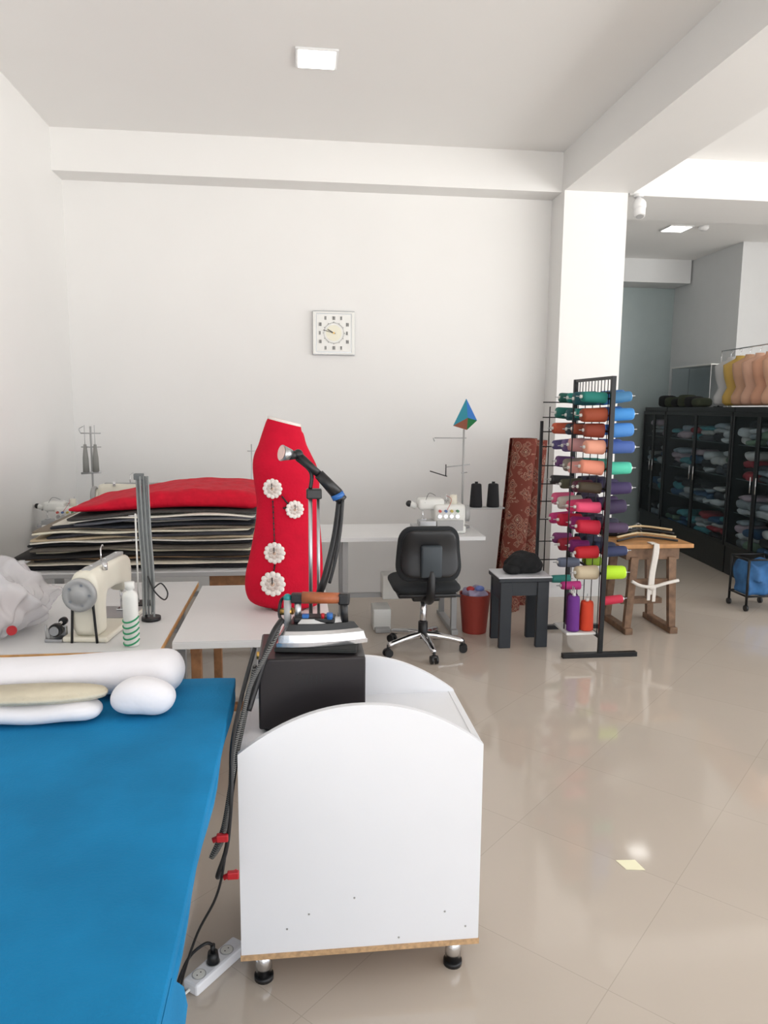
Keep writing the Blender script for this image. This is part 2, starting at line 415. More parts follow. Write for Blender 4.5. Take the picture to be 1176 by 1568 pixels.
b.tube([(.130,y-.03,1.33),(.123,y-.03,1.24),(.108,y-.035,1.15),(.09,y-.035,1.08)],.005,BLACK)
b.cyl((-.005,y,1.46),(-.028,y-.01,1.462),.012,BLACK,.016)
b.cyl((-.022,y-.005,1.462),(-.048,y-.02,1.468),.016,STEEL,.024); b.cyl((-.0478,y-.0199,1.468),(-.050,y-.021,1.4685),.021,mat("lamp_glass",(225,190,180),.2))
b.sph((0,y,1.463),.015,BLACK)
b.done()

b=B("iron_hose_cable")
b.tube([(-.055,2.09,.99),(-.065,2.03,.965),(-.09,1.97,.93),(-.13,1.95,.86),(-.15,1.93,.79),(-.175,1.85,.70),(-.180,1.80,.60),(-.20,1.80,.50),(-.23,1.80,.45),(-.20,1.82,.52),(-.178,1.86,.64),(-.15,1.96,.76),(-.13,1.98,.86),(-.125,2.02,.88)],.0062,stripe_mat("braided_cord",(20,20,22),(120,120,118),70,'Z'),n=8)
b.tube([(-.115,2.18,.80),(-.15,2.05,.75),(-.178,1.90,.60),(-.195,1.80,.45),(-.22,1.80,.34),(-.27,1.80,.24),(-.31,1.80,.12),(-.33,1.82,.02),(-.34,1.9,.006)],.0035,BLACK,n=8)
b.tube([(-.125,2.03,.93),(-.155,1.96,.83),(-.176,1.85,.73),(-.176,1.80,.62),(-.19,1.80,.48),(-.215,1.80,.40),(-.215,1.86,.36)],.006,BLACK,n=8)
b.tube([(-.05,2.06,1.0),(-.07,2.02,.98),(-.088,2.0,.94),(-.10,1.985,.90),(-.12,1.97,.84),(-.14,1.95,.78)],.009,BLACK,n=8)
for x,z in ((-.225,.50),(-.20,.395)):
    b.cyl((x,1.795,z),(x+.035,1.80,z+.012),.007,REDP); b.box((x+.01,1.785,z-.002),(x+.04,1.80,z+.018),REDP,.003)
b.done()
b=B("power_strip")
M=T(-.245,1.955,0)@RZ(52)
b.box((-.10,-.027,0),(.10,.027,.035),WHITE,.007,M=M)
for x in (-.065,-.01,.045):
    b.cyl((x,0,.034),(x,0,.0365),.02,GREYM,M=M); b.cyl((x,0,.0355),(x,0,.0375),.017,CREAMW,M=M)
    for q in (-.007,.007): b.cyl((x+q,0,.037),(x+q,0,.038),.002,BLACK,n=8,M=M)
b.cyl((-.01,0,.036),(-.01,0,.068),.018,BLACK,.014,M=M); b.cyl((-.01,0,.068),(-.01,0,.09),.007,BLACK,M=M)
b.tube([M@Vector((-.01,0,.088)),(-.27,1.94,.10),(-.31,1.93,.075),(-.335,1.92,.03),(-.345,1.89,.008),(-.35,1.84,.006)],.0045,BLACK,n=8)
b.tube([M@Vector((-.1,0,.015)),(-.33,1.86,.006),(-.36,1.83,.005),(-.42,1.82,.005)],.004,CREAMW,n=8)
b.done()
b=B("painted_light_patch"); b.prism([(1.12,2.34),(1.135,2.285),(1.20,2.275),(1.19,2.335)],.0015,LIGHTPATCH,M=T(0,0,.0005)); b.done()  # thin pale shape standing in for a patch of daylight on the floor

# ---------------------------------------------------------------- tables
def table(name,x0,x1,y0,y1,z,top,edge,leg,th=.028,inset=.08):
    b=B(name)
    b.box((x0,y0,z-.004),(x1,y1,z),top); b.box((x0-.001,y0-.001,z-th),(x1+.001,y1+.001,z-.004),edge,.002)
    for x in (x0+inset,x1-inset):
        b.box((x-.02,y0+.06,.03),(x+.02,y0+.10,z-th),leg,.003); b.box((x-.02,y1-.1,.03),(x+.02,y1-.06,z-th),leg,.003)
        b.box((x-.025,y0+.02,0),(x+.025,y1-.02,.035),leg,.004); b.box((x-.018,y0+.04,z-th-.03),(x+.018,y1-.04,z-th),leg)
    b.box((x0+inset,(y0+y1)/2-.02,.22),(x1-inset,(y0+y1)/2+.02,.25),leg)
    return b
b=table("sewing_table",-1.70,-.52,2.74,3.84,.70,WHT2,PINE,GREYM)
b.box((-.95,3.1,.36),(-.70,3.35,.56),GREYM,.02); b.cyl((-.95,3.22,.46),(-1.0,3.22,.46),.06,BLACK); b.done()
b=table("white_work_table",-.49,.13,2.84,3.76,.695,WHT2,WHT2,WOODB,th=.03); b.done()
b=table("padding_table",-1.62,-.18,4.08,4.98,.70,WHT2,GREYM,GREYM); b.box((-.50,4.14,.54),(-.30,4.9,.672),WOODB,.003); b.done()
b=table("sewing_table",-1.72,-.25,5.10,5.75,.75,WHT2,WHT2,GREYM); b.done()
b=table("sewing_table",.12,1.30,4.99,5.60,.715,WHT2,WHT2,GREYM,inset=.2)
b.cyl((.95,5.10,.66),(1.10,5.3,.33),.012,WHT2); b.box((.60,5.2,.22),(.85,5.35,.40),CREAMW,.01)
b.done()
b=B("foot_pedal"); b.box((.53,5.16,0),(.66,5.36,.16),CREAMW,.01); b.box((.54,5.10,.0),(.65,5.18,.03),GREYM,.006); b.done()

# industrial sewing machine, local: length along x, handwheel at +x end, base z=0
def sewing_machine(name,M,body=CREAM):
    b=B(name)
    b.box((-.24,-.09,0),(.22,.09,.022),body,.008); b.box((-.235,-.085,.022),(-.05,.085,.025),STEEL,.002)
    b.box((.11,-.05,.018),(.205,.055,.19),body,.022,3)
    def rr(x,w,z0,z1,n=24,e=.55):
        return [Vector((x,w*math.copysign(abs(math.cos(2*pi*k/n))**e,math.cos(2*pi*k/n)),(z0+z1)/2+(z1-z0)/2*math.copysign(abs(math.sin(2*pi*k/n))**e,math.sin(2*pi*k/n)))) for k in range(n)]
    b.loft([rr(-.225,.02,.14,.24),rr(-.222,.038,.125,.262),rr(-.20,.044,.115,.272),rr(-.155,.044,.12,.276),rr(-.135,.040,.155,.278),rr(-.05,.040,.165,.28),rr(.06,.044,.165,.283),rr(.10,.05,.14,.285),rr(.13,.054,.05,.285),rr(.19,.056,.03,.283),rr(.212,.052,.03,.276),rr(.218,.035,.05,.26)],body)
    b.box((-.19,-.018,.274),(.18,.018,.288),GREYM,.004)
    for xx in (-.15,-.02,.12): b.cyl((xx,0,.286),(xx,0,.291),.006,CHROME,n=10)
    b.cyl((-.19,0,.02),(-.19,0,.14),.006,CHROME); b.cyl((-.17,.015,.03),(-.17,.015,.13),.005,CHROME); b.box((-.20,-.015,.026),(-.16,.015,.032),CHROME,.002)
    for z,r in ((.20,.02),(.155,.015)): b.cyl((-.17,-.045,z),(-.17,-.065,z),r,CHROME)
    b.cyl((.21,0,.20),(.235,0,.20),.048,body)
    b.lathe([(.03,0),(.058,0),(.066,.008),(.066,.022),(.058,.030),(.048,.024),(.034,.024),(.026,.034),(.012,.038),(.001,.038)],(0,0,0),GREYM,M=T(.232,0,.20)@RY(90))
    for k in range(5):
        a=2*pi*k/5; b.cyl((.254,.042*math.cos(a),.20+.042*math.sin(a)),(.258,.042*math.cos(a),.20+.042*math.sin(a)),.006,STEEL,n=10)
    b.cyl((.11,.05,.27),(.11,.05,.30),.01,CHROME); b.cyl((.02,0,.28),(.02,0,.34),.003,CHROME); b.tube([(.02,0,.34),(0,0,.352),(-.01,.0,.345)],.002,CHROME)
    b.tube([(.222,-.04,.17),(.222,-.045,.08),(.222,-.05,.0)],.005,BLACK,sub=2); b.tube([(.222,.04,.17),(.222,.045,.08),(.222,.05,.0)],.005,BLACK,sub=2)
    b.box((.14,-.16,.0),(.22,-.09,.012),STEEL,.002); b.cyl((.19,-.12,.045),(.21,-.12,.045),.026,BLACK); b.cyl((.21,-.12,.045),(.222,-.12,.045),.018,STEEL); b.box((.15,-.15,.012),(.17,-.095,.05),STEEL,.003)
    b.cyl((.15,-.13,.055),(.10,-.13,.055),.006,CHROME); b.cyl((.12,-.13,.055),(.10,-.13,.055),.016,BLACK); b.cyl((.18,-.17,.0),(.18,-.17,.06),.004,STEEL); b.cyl((.20,-.15,.0),(.20,-.15,.05),.009,GREYM)
    b.box((.02,-.06,.19),(.09,-.04,.24),BLACK,.003)
    b.cyl((.06,-.058,.10),(.06,-.07,.10),.02,STEEL)
    return b.done(M)
sewing_machine("sewing_machine",T(-.79,3.055,.701)@RZ(-97)@Matrix.Scale(.97,4))

b=B("spray_bottle")
b.lathe([(.026,0),(.028,.004),(.028,.19),(.024,.205),(.012,.212),(.012,.218),(.018,.22),(.018,.245),(.001,.247)],(-.632,2.80,.701),CREAMW)
for i in range(5):
    z=.72+i*.022
    b.tube([(-.632+.0282*math.cos(a),2.80+.0282*math.sin(a),z+.012*math.sin(a*1.0+.6)) for a in [pi*1.02+q*pi*.96/8 for q in range(9)]],.0035,GREEN,sub=2)
b.done()
b=B("zipper_tape_stand")
zt=mat("grey_zip_tape",(98,101,102),.7,var=.15,scale=40)
DX=.012
b.cyl((-.625,3.14,.701),(-.625,3.14,.715),.040,BLACK); b.cyl((-.655+DX,3.13,.71),(-.665+DX,3.13,1.30),.005,CHROME)
for i in range(7):
    x=-.672+i*.0075+DX
    b.tube([(x,3.12-.004*(i%3),1.315),(x+.004,3.115,1.10),(x+.012,3.11,.90),(x+.012+.004*math.sin(i*2),3.10,.725+.01*(i%3))],.0042,zt if i%2 else mat("grey_zip_tape_light",(138,141,140),.7),n=6)
b.box((-.682+DX,3.11,1.30),(-.645+DX,3.14,1.325),zt,.003)
b.tube([(-.625,3.10,.90),(-.60,3.09,.84),(-.56,3.09,.80),(-.545,3.09,.83),(-.57,3.09,.87),(-.60,3.09,.85)],.003,BLACK,n=6)
b.done()
b=B("thread_stand")
for x in (-.73,-.70):
    b.cyl((x,3.40,.70),(x,3.40,1.12),.004,CREAMW)
b.cyl((-.715,3.40,.701),(-.715,3.40,.71),.05,BLACK); b.cyl((-.76,3.40,1.11),(-.67,3.40,1.11),.003,CHROME); b.cyl((-.75,3.40,1.0),(-.68,3.40,1.0),.003,CHROME)
b.done()
b=B("plastic_bag")
def crumple(p):
    a=math.atan2(p.y-3.05,p.x+1.28)
    k=1+.10*math.sin(a*7+p.z*20)+.06*math.sin(a*13+p.z*45)+.04*math.sin(a*23-p.z*60)
    return Vector((-1.28+(p.x+1.28)*k,3.05+(p.y-3.05)*k,.703+(p.z-.703)*(1+.14*math.sin(p.x*25)+.09*math.sin(p.y*37)+.07*math.sin(p.x*61+p.y*40))))
b.soft((-1.55,2.82,.703),(-1.03,3.28,.93),BAG,(.14,.14,.11),crumple,cuts=34)
b.soft((-1.48,2.9,.704),(-1.10,3.2,.86),mat("bag_content",(232,218,212),.8,var=.06,scale=10),(.12,.12,.07),None,cuts=10)
b.cyl((-1.06,2.80,.77),(-1.06,2.79,.772),.018,REDP)
b.done()

# ---------------------------------------------------------------- stack of padding layers
root=empty("garment_padding_stack",(-.9,4.5,.70))
cols=[((30,30,34),.034),((225,218,200),.010),((70,66,64),.016),((150,120,90),.008),((40,38,38),.024),((226,216,190),.018),((92,86,78),.016),((34,34,38),.020),((235,232,222),.012),((196,178,150),.018),((60,60,66),.020),((226,220,200),.016),((130,118,104),.014),((40,42,50),.018),((218,212,200),.013),((88,90,98),.015),((230,226,214),.012),((64,62,60),.020)]
z=.70; rnd=random.Random(5)
for i,(c,th) in enumerate(cols):
    m=mat("layer_%d_%d_%d"%c,c,.9,var=.08,scale=20,bump=.2)
    xl=-1.53+.011*i+rnd.uniform(-.05,.06)+(.12 if i>14 else 0); xr=-.24+rnd.uniform(-.03,.02); yf=4.12+rnd.uniform(-.02,.05)
    ph=rnd.uniform(0,6)
    def fn(p,ph=ph,i=i,xl=xl,z=z,th=th):
        k=i/18
        arc=.03*k*math.cos((p.x+.75)*2.0)
        tw=.010*k*math.sin(p.x*5.5+i*.25)+.004*math.sin(p.x*11+ph)*min(1,i/3)
        e=max(0,1-(p.x-xl)/.35)
        droop=-.020*k*e*e
        return Vector((p.x,p.y+.014*math.sin(p.x*5+ph)+.008*math.sin(p.x*17+ph),p.z+arc+tw+droop))
    b=B("layer_%d"%i,root); b.soft((xl,yf,z+.001),(xr,4.92,z+th*1.0),m,(.04,.014,th*.48),fn,cuts=20); b.done(); z+=th
b=B("red_quilt",root)
RQ=mat("red_quilt_fabric",(200,8,42),.75,var=.12,scale=18,bump=.5,bscale=30,spec=.3)
def rq(p):
    t=(p.x+1.24)/1.0; t=max(0,min(1,t)); h=.022+.078*math.sin(min(1,t*1.5)*pi/2)
    zz=z+.018+(p.z-z)*h/.1+.016*math.cos((p.x+.75)*2.0)+.010*math.sin(p.x*5.5+18*.25)
    return Vector((p.x,p.y,zz+ (.005*math.sin(p.x*30)*math.sin(p.y*26) if p.z>z+.05 else 0)))
b.soft((-1.25,4.13,z),(-.22,4.90,z+.1),RQ,(.06,.05,.045),rq,cuts=30)
b.done()

def overlock(name,M,body=CREAMW):
    b=B(name)
    b.box((-.15,-.11,0),(.15,.11,.05),body,.012,3); b.box((-.05,-.09,.04),(.15,.10,.19),body,.022,3)
    b.box((-.15,-.05,.15),(.02,.08,.225),body,.02,3); b.box((-.15,-.10,.05),(-.04,.02,.085),STEEL,.004); b.cyl((-.12,-.03,.06),(-.12,-.03,.17),.005,CHROME); b.box((-.135,-.055,.085),(-.10,-.02,.095),CHROME,.002)
    for i,c in enumerate(((200,90,80),(90,120,170),(200,180,90),(90,140,100))):
        b.cyl((-.02+i*.038,-.09,.15),(-.02+i*.038,-.112,.15),.009,mat("dial_%d_%d_%d"%c,c,.4)); b.cyl((-.02+i*.038,-.088,.115),(-.02+i*.038,-.10,.115),.014,CHROME)
        b.cyl((-.03+i*.036,.02,.18),(-.03+i*.036,.02,.225+.012*i),.004,CHROME); b.cyl((-.03+i*.036,.02,.205),(-.03+i*.036,.02,.212),.014,STEEL)
    b.cyl((.15,0,.12),(.185,0,.12),.055,GREYM); b.cyl((.185,0,.12),(.19,0,.12),.03,BLACK)
    b.box((-.04,-.114,.02),(.13,-.108,.09),GREYM,.003)
    b.box((-.19,-.10,.03),(-.15,.06,.05),STEEL,.003); b.cyl((-.16,.0,.17),(-.20,.0,.19),.02,body); b.sph((-.205,0,.19),.022,BLACK,seg=12)
    b.tube([(-.03,.02,.24),(-.08,-.02,.26),(-.11,-.05,.2)],.0015,BLACK,n=5); b.tube([(.04,.02,.24),(.06,-.06,.22),(.02,-.11,.15)],.0015,REDP,n=5)
    b.cyl((.08,-.02,.18),(.08,-.02,.25),.028,CREAM,.022)
    return b.done(M)
sewing_machine("sewing_machine",T(-1.16,5.38,.751)@RZ(180)@Matrix.Scale(1.08,4))
overlock("overlock_machine",T(-1.61,5.28,.751)@Matrix.Scale(.85,4))
b=B("thread_stand")
x0=-1.50;y0=5.62
b.cyl((x0,y0,.751),(x0,y0,.77),.06,BLACK); b.cyl((x0,y0,.76),(x0,y0,1.45),.007,GREYM)
for z_ in (1.40,1.30): b.cyl((x0-.07,y0,z_),(x0+.07,y0,z_),.004,GREYM); b.cyl((x0,y0-.05,z_),(x0,y0+.05,z_),.004,GREYM)
for dx in (-.035,.035): b.lathe([(.022,0),(.020,.1),(.010,.2),(.001,.201)],(x0+dx,y0-.03,1.12),mat("grey_thread",(140,140,136),.8)); b.cyl((x0+dx,y0-.03,1.32),(x0+dx,y0-.03,1.46),.002,STEEL,n=6)
b.cyl((x0-.07,y0-.03,1.11),(x0+.07,y0-.03,1.12),.008,STEEL)
b.tube([(x0-.07,y0,1.40),(x0-.08,y0,1.43),(x0-.05,y0,1.45)],.003,STEEL)
b.done()
b=B("thread_stand"); b.cyl((-.34,5.5,.751),(-.34,5.5,.76),.05,BLACK); b.cyl((-.34,5.5,.755),(-.34,5.5,1.33),.004,STEEL); b.cyl((-.37,5.5,1.28),(-.31,5.5,1.28),.003,STEEL); b.done()

# ---------------------------------------------------------------- red dress form
b=B("dress_form")
def fx(u): return -.12+(u-415)/338.0
def fz(v): return 1.55-(v-642)/338.0
prof=[(929,418,470,.03),(927,400,482,.06),(918,381,488,.085),(900,374,491,.10),(875,375,492,.105),(845,382,491,.10),(815,388,489,.092),(790,392,487,.085),(765,393,486,.085),(740,390,487,.095),(715,388,484,.10),(697,390,476,.09),(680,397,468,.075),(665,402,464,.062),(654,408,461,.055),(648,411,460,.05)]
rings=[]
def ell(v,ul,ur,d,n=40):
    c=(fx(ul)+fx(ur))/2; w_=(fx(ur)-fx(ul))/2; zt_=fz(v)
    return [Vector((c+w_*math.cos(2*pi*k/n),3.30+d*math.sin(2*pi*k/n),zt_-(0.018*math.cos(2*pi*k/n) if v<660 else 0))) for k in range(n)]
for r in prof: rings.append(ell(*r))
def cr(p0,p1,p2,p3,u): return .5*((2*p1)+(p2-p0)*u+(2*p0-5*p1+4*p2-p3)*u*u+(3*p1-p0-3*p2+p3)*u**3)
fine=[]
for i in range(len(rings)-1):
    for j in range(3):
        u=j/3; fine.append([cr(rings[max(i-1,0)][k],rings[i][k],rings[i+1][k],rings[min(i+2,len(rings)-1)][k],u) for k in range(40)])
fine.append(rings[-1])
b.loft(fine,RED)
top=rings[-1]
b.loft([[p+Vector((0,0,-.004)) for p in top],[p+Vector((0,0,.012)) for p in top],[Vector((0,0,.012))+p.lerp(sum(top,Vector())/40,.25) for p in top]],LACE)
def surf(u,v):
    for i in range(len(prof)-1):
        a,c=prof[i],prof[i+1]
        if c[0]<=v<=a[0]:
            t=(a[0]-v)/(a[0]-c[0]); ul=a[1]+(c[1]-a[1])*t; ur=a[2]+(c[2]-a[2])*t; d=a[3]+(c[3]-a[3])*t
            m_=(fx(ul)+fx(ur))/2; w_=(fx(ur)-fx(ul))/2; q=max(-.95,min(.95,(fx(u)-m_)/w_))
            return 3.30-d*math.sqrt(1-q*q),-q
    return 3.2,0
for (u,v,sz) in ((418,743,1.1),(450,774,1),(420,838,1.2),(417,884,1.4)):
    y,q=surf(u,v); c=Vector((fx(u),y-.008,fz(v)))
    Mx=T(*c)@RZ(-math.degrees(math.asin(max(-1,min(1,q))))*.7)@RX(90)@Matrix.Scale(sz,4)
    b.cyl((0,0,-.004),(0,0,.004),.030,LACE,n=28,M=Mx)
    for k in range(12):
        a=2*pi*k/12; b.sph((.031*math.cos(a),.031*math.sin(a),.0),(.010,.010,.006),LACE,M=Mx,seg=10)
    for k in range(8):
        a=2*pi*k/8; b.sph((.017*math.cos(a),.017*math.sin(a),.004),(.008,.006,.004),mat("lace_dark",(205,190,182),.9),M=Mx,seg=8)  # inner petals in a darker lace tone
    b.sph((0,0,.006),(.007,.007,.004),mat("lace_pearl",(200,170,150),.4),M=Mx,seg=10)
    b.box((-.0015,0,.008),(.0015,.022,.010),BLACK,M=Mx)
for (u0,v0),(u1,v1) in (((418,762),(420,828)),((420,856),(417,875)),((432,755),(442,768)),((440,770),(434,772))):
    n=8; pts=[]
    for i in range(n+1):
        u=u0+(u1-u0)*i/n; v=v0+(v1-v0)*i/n; y,q=surf(u,v); pts.append((fx(u),y-.003,fz(v)))
        b.sph((fx(u),y-.004,fz(v)),.004,BLACK,seg=8)
    b.tube(pts,.002,BLACK,n=6,sub=1)
b.cyl((fx(440),3.3,.6955),(fx(440),3.3,.712),.08,mat("form_base",(120,20,30),.5))
b.done()

# ---------------------------------------------------------------- overlock on back table
overlock("overlock_machine",T(1.02,5.22,.716)@Matrix.Diagonal((1.12,1,1.08,1)),CREAMW)
b=B("fabric_scraps")
for i in range(5): b.soft((.72+i*.02,5.01+.01*i,.7165),(.80+i*.01,5.07,.73+.003*i),COTTON,(.01,.01,.005),None,cuts=5)
b.done()
b=B("thread_stand")
x0,y0=1.22,5.40
b.cyl((x0,y0,.716),(x0,y0,.73),.06,GREYM); b.cyl((x0,y0,.72),(x0,y0,1.45),.007,GREYM)
b.cyl((x0-.22,y0,1.385),(x0+.02,y0,1.385),.004,GREYM); b.cyl((x0-.23,y0,1.385),(x0-.22,y0,1.36),.004,GREYM); b.cyl((x0-.10,y0-.04,1.385),(x0-.10,y0+.04,1.385),.003,GREYM)
b.cyl((x0-.13,y0,1.17),(x0+.05,y0,1.19),.004,STEEL); b.cyl((x0-.25,y0,1.14),(x0-.12,y0,1.10),.004,BLACK); b.cyl((x0-.13,y0,1.10),(x0-.13,y0,1.19),.004,BLACK); b.cyl((x0-.02,y0-.05,1.13),(x0+.03,y0,1.13),.004,STEEL)
b.cyl((x0,y0,.86),(x0+.30,y0-.02,.86),.006,GREYM); b.box((x0+.03,y0-.07,.862),(x0+.31,y0+.03,.872),GREYM,.003)
bt=mat("black_thread",(22,22,26),.8,bump=.3,bscale=300)
for dx in (.10,.23):
    b.lathe([(.046,0),(.048,.01),(.038,.17),(.032,.175),(.012,.177),(.012,.19),(.001,.19)],(x0+dx,y0-.02,.872),bt)
b.done()
b=B("pinwheel_ornament")
cols4=[(30,110,190),(30,120,70),(150,90,70),(40,140,160)]
c=Vector((x0+.01,y0-.01,1.535))
P4=[Vector((0,0,.14)),Vector((.085,0,-.02)),Vector((.01,0,-.09)),Vector((-.095,0,-.06))]
for i in range(4):
    t=bmesh.new(); a=P4[i];d=P4[(i+1)%4]; v=[t.verts.new(c+q) for q in (a,d,Vector((.005,-.04,0)))]; w2=t.verts.new(c+Vector((0,.02,0)))
    t.faces.new(v); t.faces.new((v[1],v[0],w2)); b.add(t,mat("pinwheel_%d"%i,cols4[i],.5))
b.cyl((c.x,c.y+.01,1.451),(c.x,c.y+.01,1.51),.003,GREYM)
b.done()

# ---------------------------------------------------------------- office chair (faces the back table)
b=B("office_chair")
X,Y=.815,4.70
CH=mat("chair_black_fabric",(34,37,40),.85,bump=.2,bscale=200); PL=mat("chair_grey_plastic",(58,66,72),.5)
b.soft((X-.22,Y-.20,.42),(X+.22,Y+.24,.50),CH,(.08,.08,.038),None,cuts=14); b.box((X-.19,Y-.17,.40),(X+.19,Y+.2,.43),BLACK,.01)
def backf(p):
    t=(p.z-.52)/.36
    return Vector((X+(p.x-X)*(1-.16*max(0,t-.3)),p.y-.03*math.cos((p.x-X)*5)+.04*math.sin(t*3),p.z))
b.soft((X-.21,Y-.22,.52),(X+.21,Y-.14,.87),CH,(.08,.035,.09),backf,cuts=16)
b.soft((X-.185,Y-.245,.55),(X+.185,Y-.20,.85),BLACK,(.07,.02,.08),backf,cuts=14)
b.box((X-.065,Y-.295,.56),(X+.065,Y-.24,.76),PL,.012)
b.tube([(X,Y-.27,.60),(X,Y-.28,.47),(X,Y-.22,.40),(X,Y-.05,.385)],.028,BLACK)
b.box((X-.09,Y-.12,.365),(X+.09,Y+.12,.405),BLACK,.01)
b.cyl((X,Y,.13),(X,Y,.37),.022,CHROME); b.cyl((X,Y,.09),(X,Y,.2),.032,BLACK)
b.cyl((X+.06,Y,.385),(X+.24,Y-.05,.38),.008,BLACK)
for i in range(5):
    a=math.radians(270+6+72*i); dx,dy=math.cos(a),math.sin(a)
    b.tube([(X,Y,.115),(X+dx*.14,Y+dy*.14,.10),(X+dx*.27,Y+dy*.27,.075)],[.024,.02,.014],CHROME)
    px_,py_=X+dx*.27,Y+dy*.27
    b.cyl((px_,py_,.045),(px_,py_,.08),.008,BLACK)
    s_=Vector((-dy,dx,0))
    for q in (-1,1):
        c=Vector((px_,py_,.027))+s_*q*.016; b.cyl(c-s_*.008,c+s_*.008,.027,BLACK)
    b.sph((px_,py_,.045),(.022,.022,.016),BLACK,seg=12)
b.done()

b=B("waste_bin")
bx_,by_=1.26,5.09
b.lathe([(.085,0),(.087,.004),(.112,.28),(.115,.285),(.108,.285),(.104,.27),(.082,.02),(.001,.02)],(bx_,by_,0),BINR,n=32)
b.soft((bx_-.08,by_-.08,.2),(bx_+.08,by_+.08,.33),mat("bin_bag",(170,160,190),.4,var=.2,scale=20),(.06,.06,.05),lambda p:Vector((p.x+.012*math.sin(p.y*60),p.y,p.z+.012*math.sin(p.x*70))),cuts=12)
b.sph((bx_+.02,by_-.05,.33),(.035,.03,.02),mat("scrap_blue",(120,140,210),.6),seg=12); b.sph((bx_-.04,by_-.02,.32),(.03,.03,.02),mat("scrap_red",(190,60,60),.6),seg=12)
b.done()

b=B("rolled_carpet"); CP=carpet_mat()
def roll(xb,yb,xt,yt,h,r):
    n=160; turns=3.5; t=bmesh.new(); R0=[];R1=[]
    for i in range(n+1):
        a=2*pi*turns*i/n; rr=r*(.35+.65*i/n)
        for L,cx,cy,z in ((R0,xb,yb,0.0),(R1,xt,yt,h)):
            L.append(t.verts.new((cx+rr*math.cos(a),cy+rr*math.sin(a),z)))
    for i in range(n): t.faces.new((R0[i],R0[i+1],R1[i+1],R1[i]))
    bmesh.ops.solidify(t,geom=t.faces[:],thickness=.006)
    b.add(t,CP,True)
roll(1.66,5.66,1.80,5.78,1.37,.115); roll(1.84,5.84,1.945,5.90,1.35,.095)
b.done()

# ---------------------------------------------------------------- black stool
b=B("black_stool")
SB=mat("stool_dark_paint",(38,43,49),.5)
X0,X1,Y0,Y1=1.32,1.685,4.68,4.96
b.box((X0,Y0,.455),(X1,Y1,.485),SB,.006); b.box((X0-.003,Y0-.004,.483),(X1+.001,Y1,.492),mat("stool_cloth",(215,216,220),.8),.003)
for x in (X0+.015,X1-.095):
    for y in (Y0+.01,Y1-.05):
        b.box((x,y,0),(x+.08,y+.04,.455),SB,.004)
b.box((X0+.02,Y0+.03,.33),(X0+.05,Y1-.03,.455),SB); b.box((X1-.05,Y0+.03,.33),(X1-.02,Y1-.03,.455),SB); b.box((X0+.09,Y0+.02,.36),(X1-.09,Y0+.04,.455),SB)
b.done()
b=B("black_cloth_bundle")
def lump(p):
    a=math.atan2(p.y-4.83,p.x-1.53)
    k=1+.09*math.sin(a*3+p.z*20)+.05*math.sin(a*8-p.z*50)-.35*max(0,(p.z-.55))/.08*.5
    return Vector((1.53+(p.x-1.53)*k,4.83+(p.y-4.83)*k,p.z+ (.014*math.sin(p.x*30)*math.cos(p.y*27) if p.z>.52 else 0)))
b.soft((1.41,4.72,.4925),(1.655,4.93,.63),BLKF,(.09,.08,.07),lump,cuts=20); b.soft((1.38,4.73,.493),(1.50,4.86,.56),BLKF,(.05,.05,.03),None,cuts=10)
b.done()

# ---------------------------------------------------------------- thread rack
root=empty("thread_spool_rack",(1.95,4.78,0))
b=B("frame",root)
FX=1.95; ya,yb2=4.47,5.10
for y in (ya,yb2):
    b.box((FX-.015,y-.012,0.03),(FX+.015,y+.012,1.81),BLKM,.002)
    b.box((FX-.255,y-.02,0),(FX+.25,y+.02,.03),BLKM,.003)
b.box((FX-.01,ya,1.79),(FX+.01,yb2,1.81),BLKM); b.box((FX-.01,ya,1.70),(FX+.01,yb2,1.715),BLKM); b.box((FX-.01,ya,.12),(FX+.01,yb2,.14),BLKM)
for i in range(12):
    y=ya+(yb2-ya)*(i+.5)/12; b.cyl((FX,y,1.70),(FX,y,1.80),.003,BLKM,n=6)
for i in range(5):
    y=ya+(yb2-ya)*(i+.5)/5; b.cyl((FX,y,.13),(FX,y,1.70),.003,BLKM,n=6)
for y in (4.60,5.05): b.cyl((FX-.20,y,.15),(FX-.20,y,1.62),.004,BLKM,n=8)
b.box((FX-.255,5.07,.02),(FX-.235,5.09,1.52),BLKM,.002)
b.box((FX-.22,4.5,.14),(FX-.02,4.75,.155),CREAMW,.003)
rows=[1.67,1.565,1.465,1.36,1.225,1.095,.97,.84,.68,.545]
for z_ in rows:
    b.box((FX-.006,ya,z_-.006),(FX+.006,yb2,z_+.006),BLKM)
    b.cyl((FX-.24,5.08,z_-.02),(FX-.01,5.08,z_-.02),.004,BLKM,n=6)
b.done()
L=[[(20,120,110),(15,80,90),(20,130,120),(30,90,80)],[(150,65,35),(20,130,120),(40,90,95),(25,110,100)],[(140,60,40),(150,70,45),(50,60,70),(200,90,60)],[(235,165,140),(200,150,150),(110,90,140),(90,80,130)],[(235,150,125),(225,160,150),(150,140,130),(110,70,120)],[(70,60,45),(90,40,60),(80,80,60),(50,50,50)],[(235,80,120),(220,60,110),(200,190,180),(230,100,140)],[(195,25,55),(150,30,110),(200,20,60),(210,60,130)],[(190,20,35),(120,20,100),(160,30,50),(140,60,120)],[(205,190,160),(225,225,225),(120,130,150),(150,150,160)]]
Rr=[[(60,120,165),(50,110,170)],[(60,140,210),(40,90,160)],[(70,135,205),(40,110,190)],[(70,100,170),(60,90,160)],[(80,200,170),(70,180,160)],[(60,45,90),(50,40,80)],[(50,35,70),(60,40,80)],[(70,50,80),(40,40,60)],[(40,50,90),(30,40,70)],[(190,235,40),(200,60,120)]]
b=B("thread_spools",root)
